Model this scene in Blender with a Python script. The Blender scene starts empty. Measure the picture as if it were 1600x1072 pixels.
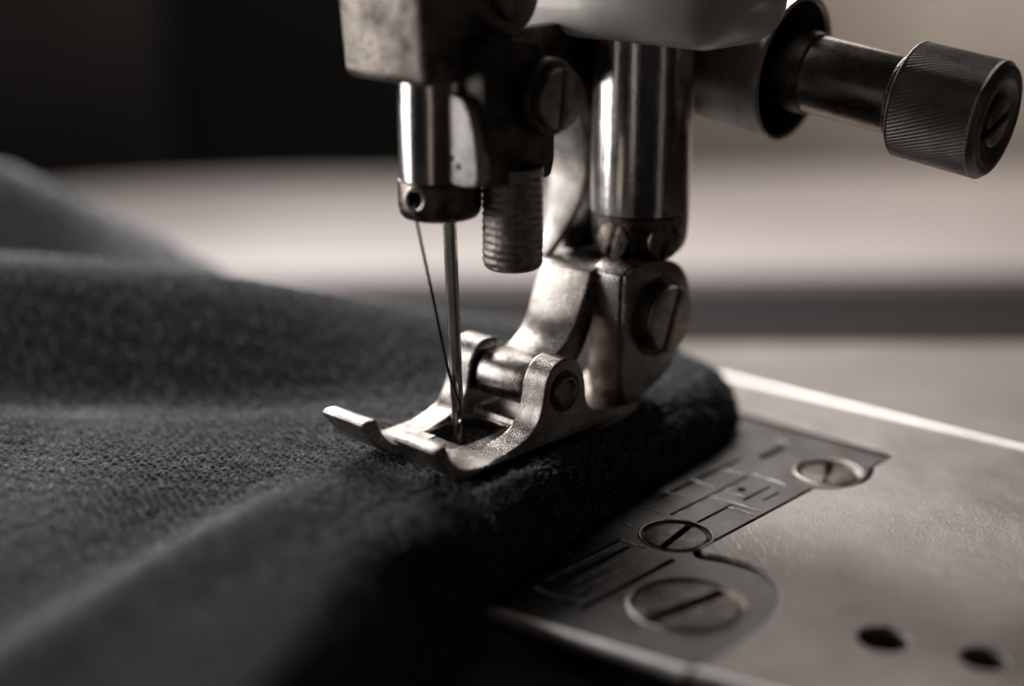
import bpy, bmesh, math, random
import numpy as np
from mathutils import Vector, Matrix, noise
R = math.radians
random.seed(7)
SC = bpy.context.scene
COL = SC.collection
SC.unit_settings.system = 'METRIC'
SC.unit_settings.scale_length = 0.01          # one unit is one centimetre

# ---------------------------------------------------------------- camera
cd = bpy.data.cameras.new('camera')
cam = bpy.data.objects.new('camera', cd); COL.objects.link(cam)
cam.location = (0.415, -11.1747, 4.9405)
cam.rotation_euler = (R(90 - 18), 0, 0)
cd.sensor_width = 36; cd.lens = 54
cd.clip_start = 0.1; cd.clip_end = 400
cd.dof.use_dof = True
cd.dof.focus_distance = 11.75
cd.dof.aperture_fstop = 0.09
cd.dof.aperture_blades = 0
SC.camera = cam
SC.view_settings.view_transform = 'Standard'
SC.view_settings.look = 'None'
SC.view_settings.exposure = 0.3
SC.view_settings.gamma = 1.0
SC.view_settings.use_curve_mapping = False
SC.cycles.max_bounces = 6
SC.cycles.sample_clamp_indirect = 4.0

# ---------------------------------------------------------------- world and lamps
w = bpy.data.worlds.new('World'); SC.world = w; w.use_nodes = True
w.node_tree.nodes['Background'].inputs[0].default_value = (1.0, 0.9, 0.84, 1)
w.node_tree.nodes['Background'].inputs[1].default_value = 0.012

def area(name, loc, target, sx, sy, power, col):
    d = bpy.data.lights.new(name, 'AREA'); d.shape = 'RECTANGLE'
    d.size = sx; d.size_y = sy; d.energy = power; d.color = col
    o = bpy.data.objects.new(name, d); COL.objects.link(o)
    o.location = loc
    o.rotation_euler = (Vector(target) - Vector(loc)).to_track_quat('-Z', 'Y').to_euler()
    return o
area('window_light', (-11.5, 2.3, 2.9), (0, 1.2, 0.9), 6.4, 9.5, 1080, (1.0, 0.97, 0.96))
area('rear_light', (3, 19, 10.5), (1, 0, 0), 16, 4, 800, (1.0, 0.94, 0.90))
area('board_fill', (-4.5, 20, 9.5), (-4.5, 20.5, 0), 11, 7, 370, (1.0, 0.94, 0.90))  # added unseen lamp that brightens the pale board
area('overhead_rear_fill', (2.2, 8.0, 9.5), (0.6, 0.6, 0.4), 2.5, 2.0, 800, (1.0, 0.97, 0.95))  # added unseen fill for the cloth roll beside the foot
area('wall_fill', (13, 19, 10), (13, 26, 3), 12, 3, 640, (1.0, 0.90, 0.81))  # added unseen lamp that brightens the pale wall
area('back_left_light', (-6.5, 12, 8.2), (-0.8, 0.2, 0.4), 5, 3, 2300, (1.0, 0.98, 0.98))
area('low_front_light', (-5.5, -13.5, 1.5), (0, 0, 1.5), 1.2, 8, 20, (1.0, 0.86, 0.76))
area('right_light', (9, -8.5, 1.5), (1, 0, 1.5), 1.3, 8, 7, (1.0, 0.84, 0.74))

# ---------------------------------------------------------------- machine axes: v along the feed, u along the arm
TH = R(43)
VA = Vector((math.sin(TH), math.cos(TH), 0)); UA = Vector((math.cos(TH), -math.sin(TH), 0)); ZA = Vector((0, 0, 1))
def P(v, u, z): return VA * v + UA * u + ZA * z

# ---------------------------------------------------------------- materials
def new_mat(name):
    m = bpy.data.materials.new(name); m.use_nodes = True
    nt = m.node_tree; b = nt.nodes['Principled BSDF']
    return m, nt, b
def node(nt, t, **kw):
    n = nt.nodes.new(t)
    for k, v in kw.items(): setattr(n, k, v)
    return n
def ramp(nt, src, stops):
    r = node(nt, 'ShaderNodeValToRGB')
    e = r.color_ramp.elements
    e[0].position = stops[0][0]; e[0].color = stops[0][1]
    e[1].position = stops[-1][0]; e[1].color = stops[-1][1]
    for p, c in stops[1:-1]:
        x = e.new(p); x.color = c
    nt.links.new(src, r.inputs[0]); return r.outputs[0]
def g(v): return (v, v, v, 1)
def metal(name, dark, light, rough=(0.2, 0.4), scale=6.0, fine=60.0, bump=0.02, stretch=(1, 1, 1), spots=0.0, rot=(0, 0, 0), pit=0.0):
    m, nt, b = new_mat(name)
    tc = node(nt, 'ShaderNodeTexCoord'); mp = node(nt, 'ShaderNodeMapping')
    mp.inputs['Scale'].default_value = stretch; mp.inputs['Rotation'].default_value = rot
    nt.links.new(tc.outputs['Object'], mp.inputs[0])
    n1 = node(nt, 'ShaderNodeTexNoise'); n1.inputs['Scale'].default_value = scale; n1.inputs['Detail'].default_value = 6; n1.inputs['Roughness'].default_value = 0.65
    nt.links.new(tc.outputs['Object'], n1.inputs['Vector'])
    n2 = node(nt, 'ShaderNodeTexNoise'); n2.inputs['Scale'].default_value = fine; n2.inputs['Detail'].default_value = 5; n2.inputs['Roughness'].default_value = 0.7
    nt.links.new(mp.outputs[0], n2.inputs['Vector'])
    c = ramp(nt, n1.outputs[0], [(0.36, (*dark, 1)), (0.62, (*light, 1))])
    mix = node(nt, 'ShaderNodeMix', data_type='RGBA', blend_type='MULTIPLY'); mix.inputs[0].default_value = 0.55
    nt.links.new(c, mix.inputs[6])
    nt.links.new(ramp(nt, n2.outputs[0], [(0.3, g(0.5)), (0.6, g(1.0))]), mix.inputs[7])
    nt.links.new(mix.outputs[2], b.inputs['Base Color'])
    b.inputs['Metallic'].default_value = 1.0
    mr = node(nt, 'ShaderNodeMapRange'); mr.inputs[1].default_value = 0.3; mr.inputs[2].default_value = 0.7
    mr.inputs[3].default_value = rough[0]; mr.inputs[4].default_value = rough[1]
    ad = node(nt, 'ShaderNodeMath', operation='ADD')
    ml = node(nt, 'ShaderNodeMath', operation='MULTIPLY'); ml.inputs[1].default_value = 0.5
    nt.links.new(n2.outputs[0], ml.inputs[0])
    ml2 = node(nt, 'ShaderNodeMath', operation='MULTIPLY'); ml2.inputs[1].default_value = 0.5
    nt.links.new(n1.outputs[0], ml2.inputs[0])
    nt.links.new(ml.outputs[0], ad.inputs[0]); nt.links.new(ml2.outputs[0], ad.inputs[1])
    nt.links.new(ad.outputs[0], mr.inputs[0]); nt.links.new(mr.outputs[0], b.inputs['Roughness'])
    bp = node(nt, 'ShaderNodeBump'); bp.inputs['Strength'].default_value = 1.0; bp.inputs['Distance'].default_value = bump
    nt.links.new(n2.outputs[0], bp.inputs['Height'])
    last = bp
    bp2 = node(nt, 'ShaderNodeBump'); bp2.inputs['Strength'].default_value = 1.0; bp2.inputs['Distance'].default_value = bump * 2.5
    nt.links.new(n1.outputs[0], bp2.inputs['Height']); nt.links.new(bp.outputs[0], bp2.inputs['Normal'])
    nt.links.new(bp2.outputs[0], b.inputs['Normal'])
    return m

M_FOOT = metal('worn_nickel', (0.23, 0.205, 0.182), (0.44, 0.405, 0.375), (0.16, 0.33), 4.5, 70, 0.0020)
M_BAR = metal('polished_steel', (0.55, 0.52, 0.5), (0.68, 0.65, 0.62), (0.10, 0.26), 5, 40, 0.0008, (1, 1, 0.05))
M_NEEDLE = metal('needle_steel', (0.7, 0.66, 0.62), (0.82, 0.78, 0.74), (0.16, 0.3), 8, 40, 0.0005, (1, 1, 0.1))
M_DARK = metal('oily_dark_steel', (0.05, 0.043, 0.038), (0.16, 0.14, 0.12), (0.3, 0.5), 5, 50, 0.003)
M_SCREW = metal('browned_screw_steel', (0.022, 0.018, 0.016), (0.10, 0.083, 0.072), (0.12, 0.35), 9, 60, 0.004)
M_SCREW2 = metal('worn_screw_steel', (0.3, 0.26, 0.22), (0.6, 0.54, 0.48), (0.22, 0.45), 9, 60, 0.005)
M_COLLAR = metal('blackened_collar_steel', (0.07, 0.06, 0.052), (0.27, 0.23, 0.20), (0.15, 0.38), 7, 60, 0.003)
M_BLOCK = metal('stained_cast_steel', (0.07, 0.062, 0.054), (0.34, 0.30, 0.265), (0.3, 0.55), 3.2, 26, 0.010)
M_KNOB = metal('black_oxide', (0.20, 0.178, 0.16), (0.32, 0.285, 0.26), (0.32, 0.5), 5, 50, 0.002)
M_SHAFT = metal('dull_brass_steel', (0.2, 0.17, 0.14), (0.32, 0.27, 0.23), (0.22, 0.36), 5, 50, 0.001)
M_FACE = metal('ground_pale_steel', (0.45, 0.42, 0.4), (0.75, 0.7, 0.68), (0.45, 0.65), 4, 40, 0.004)
M_PLATE = metal('scratched_plate_steel', (0.025, 0.023, 0.022), (0.07, 0.065, 0.062), (0.26, 0.45), 3, 25, 0.0018, (12, 1.2, 1), rot=(0, 0, TH))
M_COVER = metal('satin_cover_steel', (0.185, 0.170, 0.159), (0.255, 0.235, 0.22), (0.34, 0.52), 2.2, 40, 0.006, (1, 1, 1))
M_EDGE = metal('highlight_steel', (0.8, 0.76, 0.74), (0.92, 0.89, 0.87), (0.4, 0.55), 3, 30, 0.001)  # edge highlights and ridge glints put into a brighter metal colour
M_BOSS = metal('grey_cast_boss', (0.36, 0.33, 0.30), (0.55, 0.51, 0.47), (0.35, 0.5), 4, 40, 0.002)
def scuff(m):
    nt = m.node_tree; b = nt.nodes['Principled BSDF']; lk = nt.links.new
    geo = node(nt, 'ShaderNodeNewGeometry'); vm = node(nt, 'ShaderNodeVectorMath', operation='DISTANCE')
    c = P(0.85, 2.15, 0); vm.inputs[1].default_value = (c.x, c.y, 0); lk(geo.outputs['Position'], vm.inputs[0])
    mr = node(nt, 'ShaderNodeMapRange'); mr.inputs[1].default_value = 0.15; mr.inputs[2].default_value = 0.75; mr.inputs[3].default_value = 1; mr.inputs[4].default_value = 0
    lk(vm.outputs['Value'], mr.inputs[0])
    mp = node(nt, 'ShaderNodeMapping'); mp.inputs['Rotation'].default_value = (0, 0, TH); mp.inputs['Scale'].default_value = (22, 4, 1); lk(geo.outputs['Position'], mp.inputs[0])
    n = node(nt, 'ShaderNodeTexNoise'); n.inputs['Scale'].default_value = 1.6; n.inputs['Detail'].default_value = 5; n.inputs['Roughness'].default_value = 0.7; n.inputs['Distortion'].default_value = 0.15
    lk(mp.outputs[0], n.inputs['Vector'])
    r_ = ramp(nt, n.outputs[0], [(0.52, g(0)), (0.70, g(0.8))])
    ml = node(nt, 'ShaderNodeMath', operation='MULTIPLY'); lk(r_, ml.inputs[0]); lk(mr.outputs[0], ml.inputs[1])
    mx = node(nt, 'ShaderNodeMix', data_type='RGBA'); old = b.inputs['Base Color'].links[0].from_socket
    lk(ml.outputs[0], mx.inputs[0]); lk(old, mx.inputs[6]); mx.inputs[7].default_value = (0.5, 0.46, 0.43, 1); lk(mx.outputs[2], b.inputs['Base Color'])
scuff(M_COVER)
M_GUARD = metal('tarnished_bright_steel', (0.22, 0.195, 0.175), (0.6, 0.56, 0.52), (0.3, 0.55), 4, 30, 0.006)

def paint(name, col, rough=0.5, coat=0.0, nz=0.1, scale=3):
    m, nt, b = new_mat(name)
    tc = node(nt, 'ShaderNodeTexCoord')
    n1 = node(nt, 'ShaderNodeTexNoise'); n1.inputs['Scale'].default_value = scale; n1.inputs['Detail'].default_value = 5
    nt.links.new(tc.outputs['Object'], n1.inputs['Vector'])
    lo = tuple(c * (1 - nz * 2) for c in col) + (1,); hi = tuple(min(1, c * (1 + nz)) for c in col) + (1,)
    nt.links.new(ramp(nt, n1.outputs[0], [(0.3, lo), (0.7, hi)]), b.inputs['Base Color'])
    b.inputs['Roughness'].default_value = rough; b.inputs['Coat Weight'].default_value = coat
    return m
M_HEAD = paint('off_white_enamel', (0.74, 0.69, 0.64), 0.38, 0.2, 0.12, 1.5)
M_BED = paint('grey_enamel_bed', (0.20, 0.176, 0.16), 0.5, 0, 0.1, 1.0)
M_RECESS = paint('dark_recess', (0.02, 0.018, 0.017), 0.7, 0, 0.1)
M_TABLE = paint('pale_table_top', (0.62, 0.57, 0.55), 0.55, 0, 0.06, 0.2)
M_FLOOR = paint('dark_table', (0.012, 0.010, 0.010), 0.85, 0, 0.2, 0.3)
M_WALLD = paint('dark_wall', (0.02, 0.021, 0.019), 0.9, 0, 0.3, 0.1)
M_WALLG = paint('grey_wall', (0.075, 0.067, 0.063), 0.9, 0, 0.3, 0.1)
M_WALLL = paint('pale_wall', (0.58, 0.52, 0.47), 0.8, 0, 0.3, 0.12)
M_THREAD = paint('black_thread', (0.03, 0.024, 0.022), 0.6, 0, 0.1)

# ---------------------------------------------------------------- object helpers
def tag(o, label=None, cat=None, group=None, kind=None):
    if label: o['label'] = label
    if cat: o['category'] = cat
    if group: o['group'] = group
    if kind: o['kind'] = kind
    return o
def thing(name, label, cat, loc, group=None):
    o = bpy.data.objects.new(name, None); COL.objects.link(o); o.location = loc
    o.empty_display_size = 0.2
    return tag(o, label, cat, group)
def world_loc(o):
    p = Vector(o.location)
    return p if o.parent is None else p + world_loc(o.parent)
def put(name, me, mat, parent=None, smooth=30):
    """links a mesh given in scene coordinates as one object under its parent (things are never rotated)"""
    o = bpy.data.objects.new(name, me); COL.objects.link(o)
    if mat is not None and not me.materials: me.materials.append(mat)
    if parent is not None:
        o.parent = parent
        off = world_loc(parent)
        me.transform(Matrix.Translation(-off))
    if smooth:
        me.shade_smooth(); me.set_sharp_from_angle(angle=R(smooth))
    return o
def bm_mesh(bm, name='m'):
    bmesh.ops.recalc_face_normals(bm, faces=bm.faces)
    me = bpy.data.meshes.new(name); bm.to_mesh(me); bm.free(); return me
def bev(bm, off, seg=3, ang=28):
    es = [e for e in bm.edges if len(e.link_faces) == 2 and e.calc_face_angle(0) > R(ang)]
    if es: bmesh.ops.bevel(bm, geom=es, offset=off, segments=seg, profile=0.5, affect='EDGES', clamp_overlap=True)
def spline(pts, n=6, closed=True):
    """Catmull-Rom through the points; a point given with a third value 1 stays a corner"""
    out = []; N = len(pts)
    rng = range(N) if closed else range(N - 1)
    for i in rng:
        a, b = pts[i], pts[(i + 1) % N]
        p0 = pts[(i - 1) % N] if (closed or i > 0) else a
        p3 = pts[(i + 2) % N] if (closed or i < N - 2) else b
        ca, cb = len(a) > 2, len(b) > 2
        m0 = [(b[k] - a[k]) if ca else (b[k] - p0[k]) / 2 for k in (0, 1)]
        m1 = [(b[k] - a[k]) if cb else (p3[k] - a[k]) / 2 for k in (0, 1)]
        if ca and cb: out.append((a[0], a[1])); continue
        for j in range(n):
            t = j / n; t2 = t * t; t3 = t2 * t
            out.append(tuple((2*t3-3*t2+1)*a[k] + (t3-2*t2+t)*m0[k] + (-2*t3+3*t2)*b[k] + (t3-t2)*m1[k] for k in (0, 1)))
    if not closed: out.append((pts[-1][0], pts[-1][1]))
    return out
def prism_vz(bm, prof, u0, u1, bevel=0.0, seg=3):
    """profile in the (v, z) plane pushed along u"""
    b = bmesh.new()
    A = [b.verts.new(P(v, u0, z)) for v, z in prof]; B = [b.verts.new(P(v, u1, z)) for v, z in prof]
    b.faces.new(A); b.faces.new(B[::-1])
    n = len(prof)
    for i in range(n): b.faces.new((A[i], A[(i+1) % n], B[(i+1) % n], B[i]))
    bmesh.ops.recalc_face_normals(b, faces=b.faces)
    if bevel: bev(b, bevel, seg, 40)
    me = bpy.data.meshes.new('t'); b.to_mesh(me); b.free(); bm.from_mesh(me); bpy.data.meshes.remove(me)
def plate_mesh(outline, holes, z0, z1, bevel=0.01, res=3):
    """flat plate in (v,u) with holes, top at z1, rounded edges"""
    cu = bpy.data.curves.new('c', 'CURVE'); cu.dimensions = '2D'; cu.fill_mode = 'BOTH'
    for pts in [outline] + holes:
        s = cu.splines.new('POLY'); s.points.add(len(pts) - 1)
        for i, (v, u) in enumerate(pts):
            p = P(v, u, 0); s.points[i].co = (p.x, p.y, 0, 1)
        s.use_cyclic_u = True
    cu.extrude = (z1 - z0) / 2 - bevel; cu.bevel_depth = bevel; cu.bevel_resolution = res; cu.offset = -bevel
    o = bpy.data.objects.new('c', cu); COL.objects.link(o)
    bpy.context.view_layer.update()
    me = bpy.data.meshes.new_from_object(o.evaluated_get(bpy.context.evaluated_depsgraph_get()))
    bpy.data.objects.remove(o); bpy.data.curves.remove(cu)
    me.materials.clear()
    me.transform(Matrix.Translation((0, 0, (z0 + z1) / 2)))
    return me
def circ(v, u, r, n=48, a0=0.0, ru=None):
    ru = ru or r
    return [(v + r * math.cos(a0 + 2*math.pi*i/n), u + ru * math.sin(a0 + 2*math.pi*i/n)) for i in range(n)]
def frame_from(axis, up=ZA):
    z = Vector(axis).normalized(); x = Vector(up).cross(z)
    if x.length < 1e-4: x = Vector((1, 0, 0)).cross(z)
    x.normalize(); y = z.cross(x)
    return Matrix((x, y, z)).transposed()
def lathe(bm, origin, axis, prof, n=64, disp=None, cap=True):
    """prof: (distance along axis, radius); disp(theta, t) -> added radius"""
    Fm = frame_from(axis); O = Vector(origin); rings = []
    for t, r in prof:
        ring = []
        for i in range(n):
            a = 2*math.pi*i/n
            rr = r + (disp(a, t) if disp else 0)
            ring.append(bm.verts.new(O + Fm @ Vector((rr*math.cos(a), rr*math.sin(a), t))))
        rings.append(ring)
    for A, B in zip(rings, rings[1:]):
        for i in range(n): bm.faces.new((A[i], A[(i+1) % n], B[(i+1) % n], B[i]))
    if cap:
        bm.faces.new(rings[0][::-1]); bm.faces.new(rings[-1])
def rounded(t0, t1, r, b=0.02, k=4):
    """cylinder profile with rounded rims"""
    p = []
    for i in range(k + 1):
        a = math.pi/2 * i/k; p.append((t0 + b - b*math.cos(a), r - b + b*math.sin(a)))
    for i in range(k + 1):
        a = math.pi/2 * i/k; p.append((t1 - b + b*math.sin(a), r - b + b*math.cos(a)))
    return p
def slotted_head(bm, origin, axis, r, h, slot_w, slot_d, ang, bevel=0.012, dome=0.0):
    """round screw head with one straight cut: a low disc and two half moons standing on it"""
    Fm = frame_from(axis); O = Vector(origin)
    lathe(bm, O, axis, [(0, r*0.995), (h - slot_d, r*0.995)], 64)
    for s in (-1, 1):
        b = bmesh.new(); hw = slot_w/2; n = 28; a0 = math.asin(hw/r); pts = []
        for i in range(n + 1):
            a = a0 + (math.pi - 2*a0) * i/n
            pts.append((r*math.cos(a), s*r*math.sin(a)))
        A = [b.verts.new((x, y, h - slot_d - 0.004)) for x, y in pts]
        B = [b.verts.new((x, y, h)) for x, y in pts]
        b.faces.new(A); b.faces.new(B[::-1]); m = len(pts)
        for i in range(m): b.faces.new((A[i], A[(i+1) % m], B[(i+1) % m], B[i]))
        bmesh.ops.recalc_face_normals(b, faces=b.faces); bev(b, bevel, 3, 40)
        Rz = Matrix.Rotation(ang, 3, 'Z')
        for vv in b.verts:
            if dome and vv.co.z > h - slot_d: vv.co.z += dome * (1 - (vv.co.x**2 + vv.co.y**2)/r**2)
            vv.co = O + Fm @ (Rz @ vv.co)
        me = bpy.data.meshes.new('t'); b.to_mesh(me); b.free(); bm.from_mesh(me); bpy.data.meshes.remove(me)
def tube(bm, pts, rad, n=10):
    pts = [Vector(p) for p in pts]; rings = []
    up = Vector((0.3, 0.2, 1)).normalized()
    for i, p in enumerate(pts):
        d = (pts[min(i+1, len(pts)-1)] - pts[max(i-1, 0)]).normalized()
        x = up.cross(d)
        if x.length < 1e-3: x = Vector((1, 0, 0)).cross(d)
        x.normalize(); y = d.cross(x); r = rad(i/(len(pts)-1)) if callable(rad) else rad
        rings.append([bm.verts.new(p + (x*math.cos(2*math.pi*k/n) + y*math.sin(2*math.pi*k/n))*r) for k in range(n)])
    for A, B in zip(rings, rings[1:]):
        for k in range(n): bm.faces.new((A[k], A[(k+1) % n], B[(k+1) % n], B[k]))
    bm.faces.new(rings[0][::-1]); bm.faces.new(rings[-1])
def fuse(me, voxel=0.012, smooth=5):
    """melts overlapping solids into one skin with soft fillets, like a casting"""
    o = bpy.data.objects.new('f', me); COL.objects.link(o)
    m = o.modifiers.new('r', 'REMESH'); m.mode = 'VOXEL'; m.voxel_size = voxel
    s = o.modifiers.new('s', 'SMOOTH'); s.iterations = smooth; s.factor = 0.5
    bpy.context.view_layer.update()
    out = bpy.data.meshes.new_from_object(o.evaluated_get(bpy.context.evaluated_depsgraph_get()))
    bpy.data.objects.remove(o); out.materials.clear(); return out
def box_xyz(bm, x0, x1, y0, y1, z0, z1, bevel=0.0, seg=3):
    b = bmesh.new(); bmesh.ops.create_cube(b, size=1)
    for v in b.verts:
        v.co = Vector(((x0+x1)/2 + v.co.x*(x1-x0), (y0+y1)/2 + v.co.y*(y1-y0), (z0+z1)/2 + v.co.z*(z1-z0)))
    if bevel: bmesh.ops.bevel(b, geom=b.edges[:], offset=bevel, segments=seg, profile=0.5, affect='EDGES')
    me = bpy.data.meshes.new('t'); b.to_mesh(me); b.free(); bm.from_mesh(me); bpy.data.meshes.remove(me)
def vuz_box(bm, v0, v1, u0, u1, z0, z1, bevel=0.0, seg=4):
    b = bmesh.new(); bmesh.ops.create_cube(b, size=1)
    for q in b.verts:
        q.co = P((v0+v1)/2 + q.co.x*(v1-v0), (u0+u1)/2 + q.co.y*(u1-u0), (z0+z1)/2 + q.co.z*(z1-z0))
    bmesh.ops.recalc_face_normals(b, faces=b.faces)
    if bevel: bmesh.ops.bevel(b, geom=b.edges[:], offset=bevel, segments=seg, profile=0.5, affect='EDGES')
    me = bpy.data.meshes.new('t'); b.to_mesh(me); b.free(); bm.from_mesh(me); bpy.data.meshes.remove(me)

# ================================================================ the setting
bm = bmesh.new(); box_xyz(bm, -60, 60, -30, 15.5, -2.6, -2.3)
tag(put('table', bm_mesh(bm), M_FLOOR), kind='structure')
# pale rounded board behind the machine
out = spline([(-16, 14.0), (-13, 17.8), (-9.3, 20.6), (-4.5, 21.8), (1, 21.9), (5, 22.4), (14, 23), (30, 22.5, 1), (30, 14.6, 1), (10, 14.2), (0, 14.0), (-8, 13.8)], 8)
cm = bmesh.new()
A = [cm.verts.new((x, y, -2.0)) for x, y in out]; B = [cm.verts.new((x, y, -2.25)) for x, y in out]
cm.faces.new(A); cm.faces.new(B[::-1])
for i in range(len(out)): cm.faces.new((A[i], A[(i+1) % len(out)], B[(i+1) % len(out)], B[i]))
bev(cm, 0.08, 3, 60)
tag(put('pale_board', bm_mesh(cm), M_TABLE), 'pale board with a rounded corner lying far behind the machine, out of focus', 'board')
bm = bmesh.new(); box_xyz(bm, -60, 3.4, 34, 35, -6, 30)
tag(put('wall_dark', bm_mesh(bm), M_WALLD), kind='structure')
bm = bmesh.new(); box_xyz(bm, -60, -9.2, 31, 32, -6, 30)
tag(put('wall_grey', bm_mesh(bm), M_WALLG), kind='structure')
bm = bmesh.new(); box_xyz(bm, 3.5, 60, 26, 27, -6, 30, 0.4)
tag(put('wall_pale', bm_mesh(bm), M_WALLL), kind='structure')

# ================================================================ the machine bed and its plates
bed = thing('machine_bed', 'grey enamelled sewing machine bed under the steel plates', 'machine bed', P(2, 2, -2.3))
bm = bmesh.new()
prof = [(-1.06, 0.0)]
bo = [(-1.85, -2.6), (-1.72, 1.2), (-1.47, 3.0), (-0.6, 7.5), (5.0, 10.0), (9.6, 2.8), (7.0, 0.0), (4.5, -2.65)]
def loft(bm, base, zs, ins):
    rings = []
    cx = sum(p[0] for p in base)/len(base); cy = sum(p[1] for p in base)/len(base)
    for z, k in zip(zs, ins):
        rings.append([bm.verts.new(P(cx + (v-cx)*(1-k), cy + (u-cy)*(1-k), z)) for v, u in base])
    n = len(base)
    for A, B in zip(rings, rings[1:]):
        for i in range(n): bm.faces.new((A[i], A[(i+1) % n], B[(i+1) % n], B[i]))
    bm.faces.new(rings[0][::-1]); bm.faces.new(rings[-1])
loft(bm, bo, [-2.29, -0.42, -0.34, -0.31], [0.02, 0.0, 0.01, 0.03])
put('bed_casting', bm_mesh(bm), M_BED, bed, 50)
bm = bmesh.new(); box_xyz(bm, 1.0, 12.0, 5.4, 5.9, -2.29, -0.32, 0.1)
# needle plate
plate = thing('needle_plate', 'dark scratched steel needle plate with slotted screws beside the cloth', 'needle plate', P(1, 1.5, -0.3))
outl = spline([(-1.13, 1.2, 1), (-0.87, 2.86, 1), (-0.36, 2.93), (0.14, 2.855), (0.46, 2.67), (0.605, 2.42), (0.595, 2.18), (0.50, 1.97), (0.56, 1.865, 1),
               (2.16, 1.865, 1), (2.28, 2.02), (2.52, 2.10), (2.74, 2.05), (2.84, 2.0, 1), (3.18, 1.98, 1), (3.14, 0.60, 1), (3.14, -0.7, 1), (-1.2, -0.7, 1)], 6)
def slot(v0, v1, u, w=0.012):
    return [(v0, u - w), (v1, u - w), (v1, u + w), (v0, u + w)]
holes = [circ(0.70, 1.61, 0.262), circ(2.55, 1.79, 0.262), circ(-0.14, 2.34, 0.40),
         slot(-0.50, 0.36, 1.345, 0.009), slot(0.98, 2.02, 1.345, 0.010),
         slot(-0.58, 0.30, 1.47, 0.014), slot(-0.66, 0.36, 1.845, 0.02),
         slot(0.98, 1.46, 1.585, 0.012), slot(1.60, 1.98, 1.60, 0.011), slot(1.70, 1.92, 1.72, 0.007),
         circ(1.76, 1.47, 0.035, 16), slot(2.42, 2.78, 1.20, 0.03), slot(1.2, 2.3, 1.08, 0.02)]
put('plate', plate_mesh(outl, holes, -0.20, -0.03, 0.008, 2), M_PLATE, plate, 35)
bm = bmesh.new(); vuz_box(bm, -1.0, 3.1, 0.5, 2.75, -0.30, -0.205)
put('under_plate', bm_mesh(bm), M_RECESS, plate, 0)
# raised engraved ridges across the plate, their glints put into the bright metal
bm = bmesh.new()
rnd = random.Random(3)
for (v, u0, u1, wd) in [(-0.66, 1.40, 1.66, 0.035), (-0.62, 1.66, 1.80, 0.02), (0.345, 1.36, 1.50, 0.02), (0.36, 1.50, 1.60, 0.008), (2.08, 1.36, 1.68, 0.018), (1.47, 1.37, 1.82, 0.010),
                        (1.40, 1.60, 1.84, 0.007), (1.62, 1.40, 1.58, 0.004), (1.30, 1.06, 1.30, 0.007), (0.95, 1.08, 1.30, 0.005), (0.60, 1.10, 1.30, 0.006), (0.25, 1.10, 1.30, 0.004), (1.65, 1.04, 1.28, 0.004),
                        (2.86, 1.05, 1.16, 0.02), (2.0, 1.1, 1.3, 0.004), (-0.1, 1.14, 1.30, 0.004)]:
    dv = rnd.uniform(-0.02, 0.03)
    n = 9; pts = []
    for i in range(n + 1):
        t = i/n; pts.append(P(v + dv*t + rnd.uniform(-0.004, 0.004), u0 + (u1-u0)*t, -0.0265 + rnd.uniform(-0.003, 0.001)))
    bm = bmesh.new(); tube(bm, pts, lambda t, w0=wd, q=rnd.random(): min(0.013, 0.0035 + w0*0.28)*(0.75 + 0.35*math.sin(t*9 + q*6)), 8)
    put('engraved_line', bm_mesh(bm), M_EDGE, plate, 60)
for (u, v0, v1) in [(1.66, -0.55, 0.33), (1.385, -0.55, 0.33), (1.375, 0.98, 1.9), (1.545, -0.4, 0.2)]:
    n = 16; bm = bmesh.new()
    for i in range(n):
        a, b2 = v0 + (v1-v0)*i/n, v0 + (v1-v0)*(i+1)/n
        wv = 0.005 + 0.003*math.sin(i*1.7)
        V = [bm.verts.new(P(a, u-wv, -0.0305)), bm.verts.new(P(b2, u-wv, -0.0305)), bm.verts.new(P(b2, u+wv, -0.0305)), bm.verts.new(P(a, u+wv, -0.0305)), bm.verts.new(P(a, u, -0.0265)), bm.verts.new(P(b2, u, -0.0265))]
        bm.faces.new((V[0], V[1], V[5], V[4])); bm.faces.new((V[3], V[4], V[5], V[2]))
    bmesh.ops.remove_doubles(bm, verts=bm.verts, dist=1e-5)
    put('engraved_line', bm_mesh(bm), M_EDGE, plate, 30)
bm = bmesh.new(); tube(bm, [P(-1.19, 0.9, -0.072), P(-1.105, 1.4, -0.072), P(-0.98, 2.13, -0.072), P(-0.853, 2.875, -0.072)], 0.060, 20)
put('front_edge', bm_mesh(bm), M_EDGE, plate, 60)
for (v, u, r, a) in [(0.70, 1.61, 0.235, 57), (2.55, 1.79, 0.235, 76), (-0.14, 2.34, 0.36, 36)]:
    bm = bmesh.new()
    slotted_head(bm, P(v, u, -0.18), ZA, r, 0.145, r*0.2, 0.07, R(a + 90), 0.012, 0.012)
    put('screw', bm_mesh(bm), M_SCREW, plate, 35)
    # chamfered countersink ring
    bm = bmesh.new()
    lathe(bm, P(v, u, 0), ZA, [(-0.060, r+0.010), (-0.033, r+0.033), (-0.024, r+0.036), (-0.020, r+0.044), (-0.027, r+0.054), (-0.036, r+0.056), (-0.07, r+0.04)], 64, cap=False)
    put('screw_rim', bm_mesh(bm), M_SCREW2, plate, 35)
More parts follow.
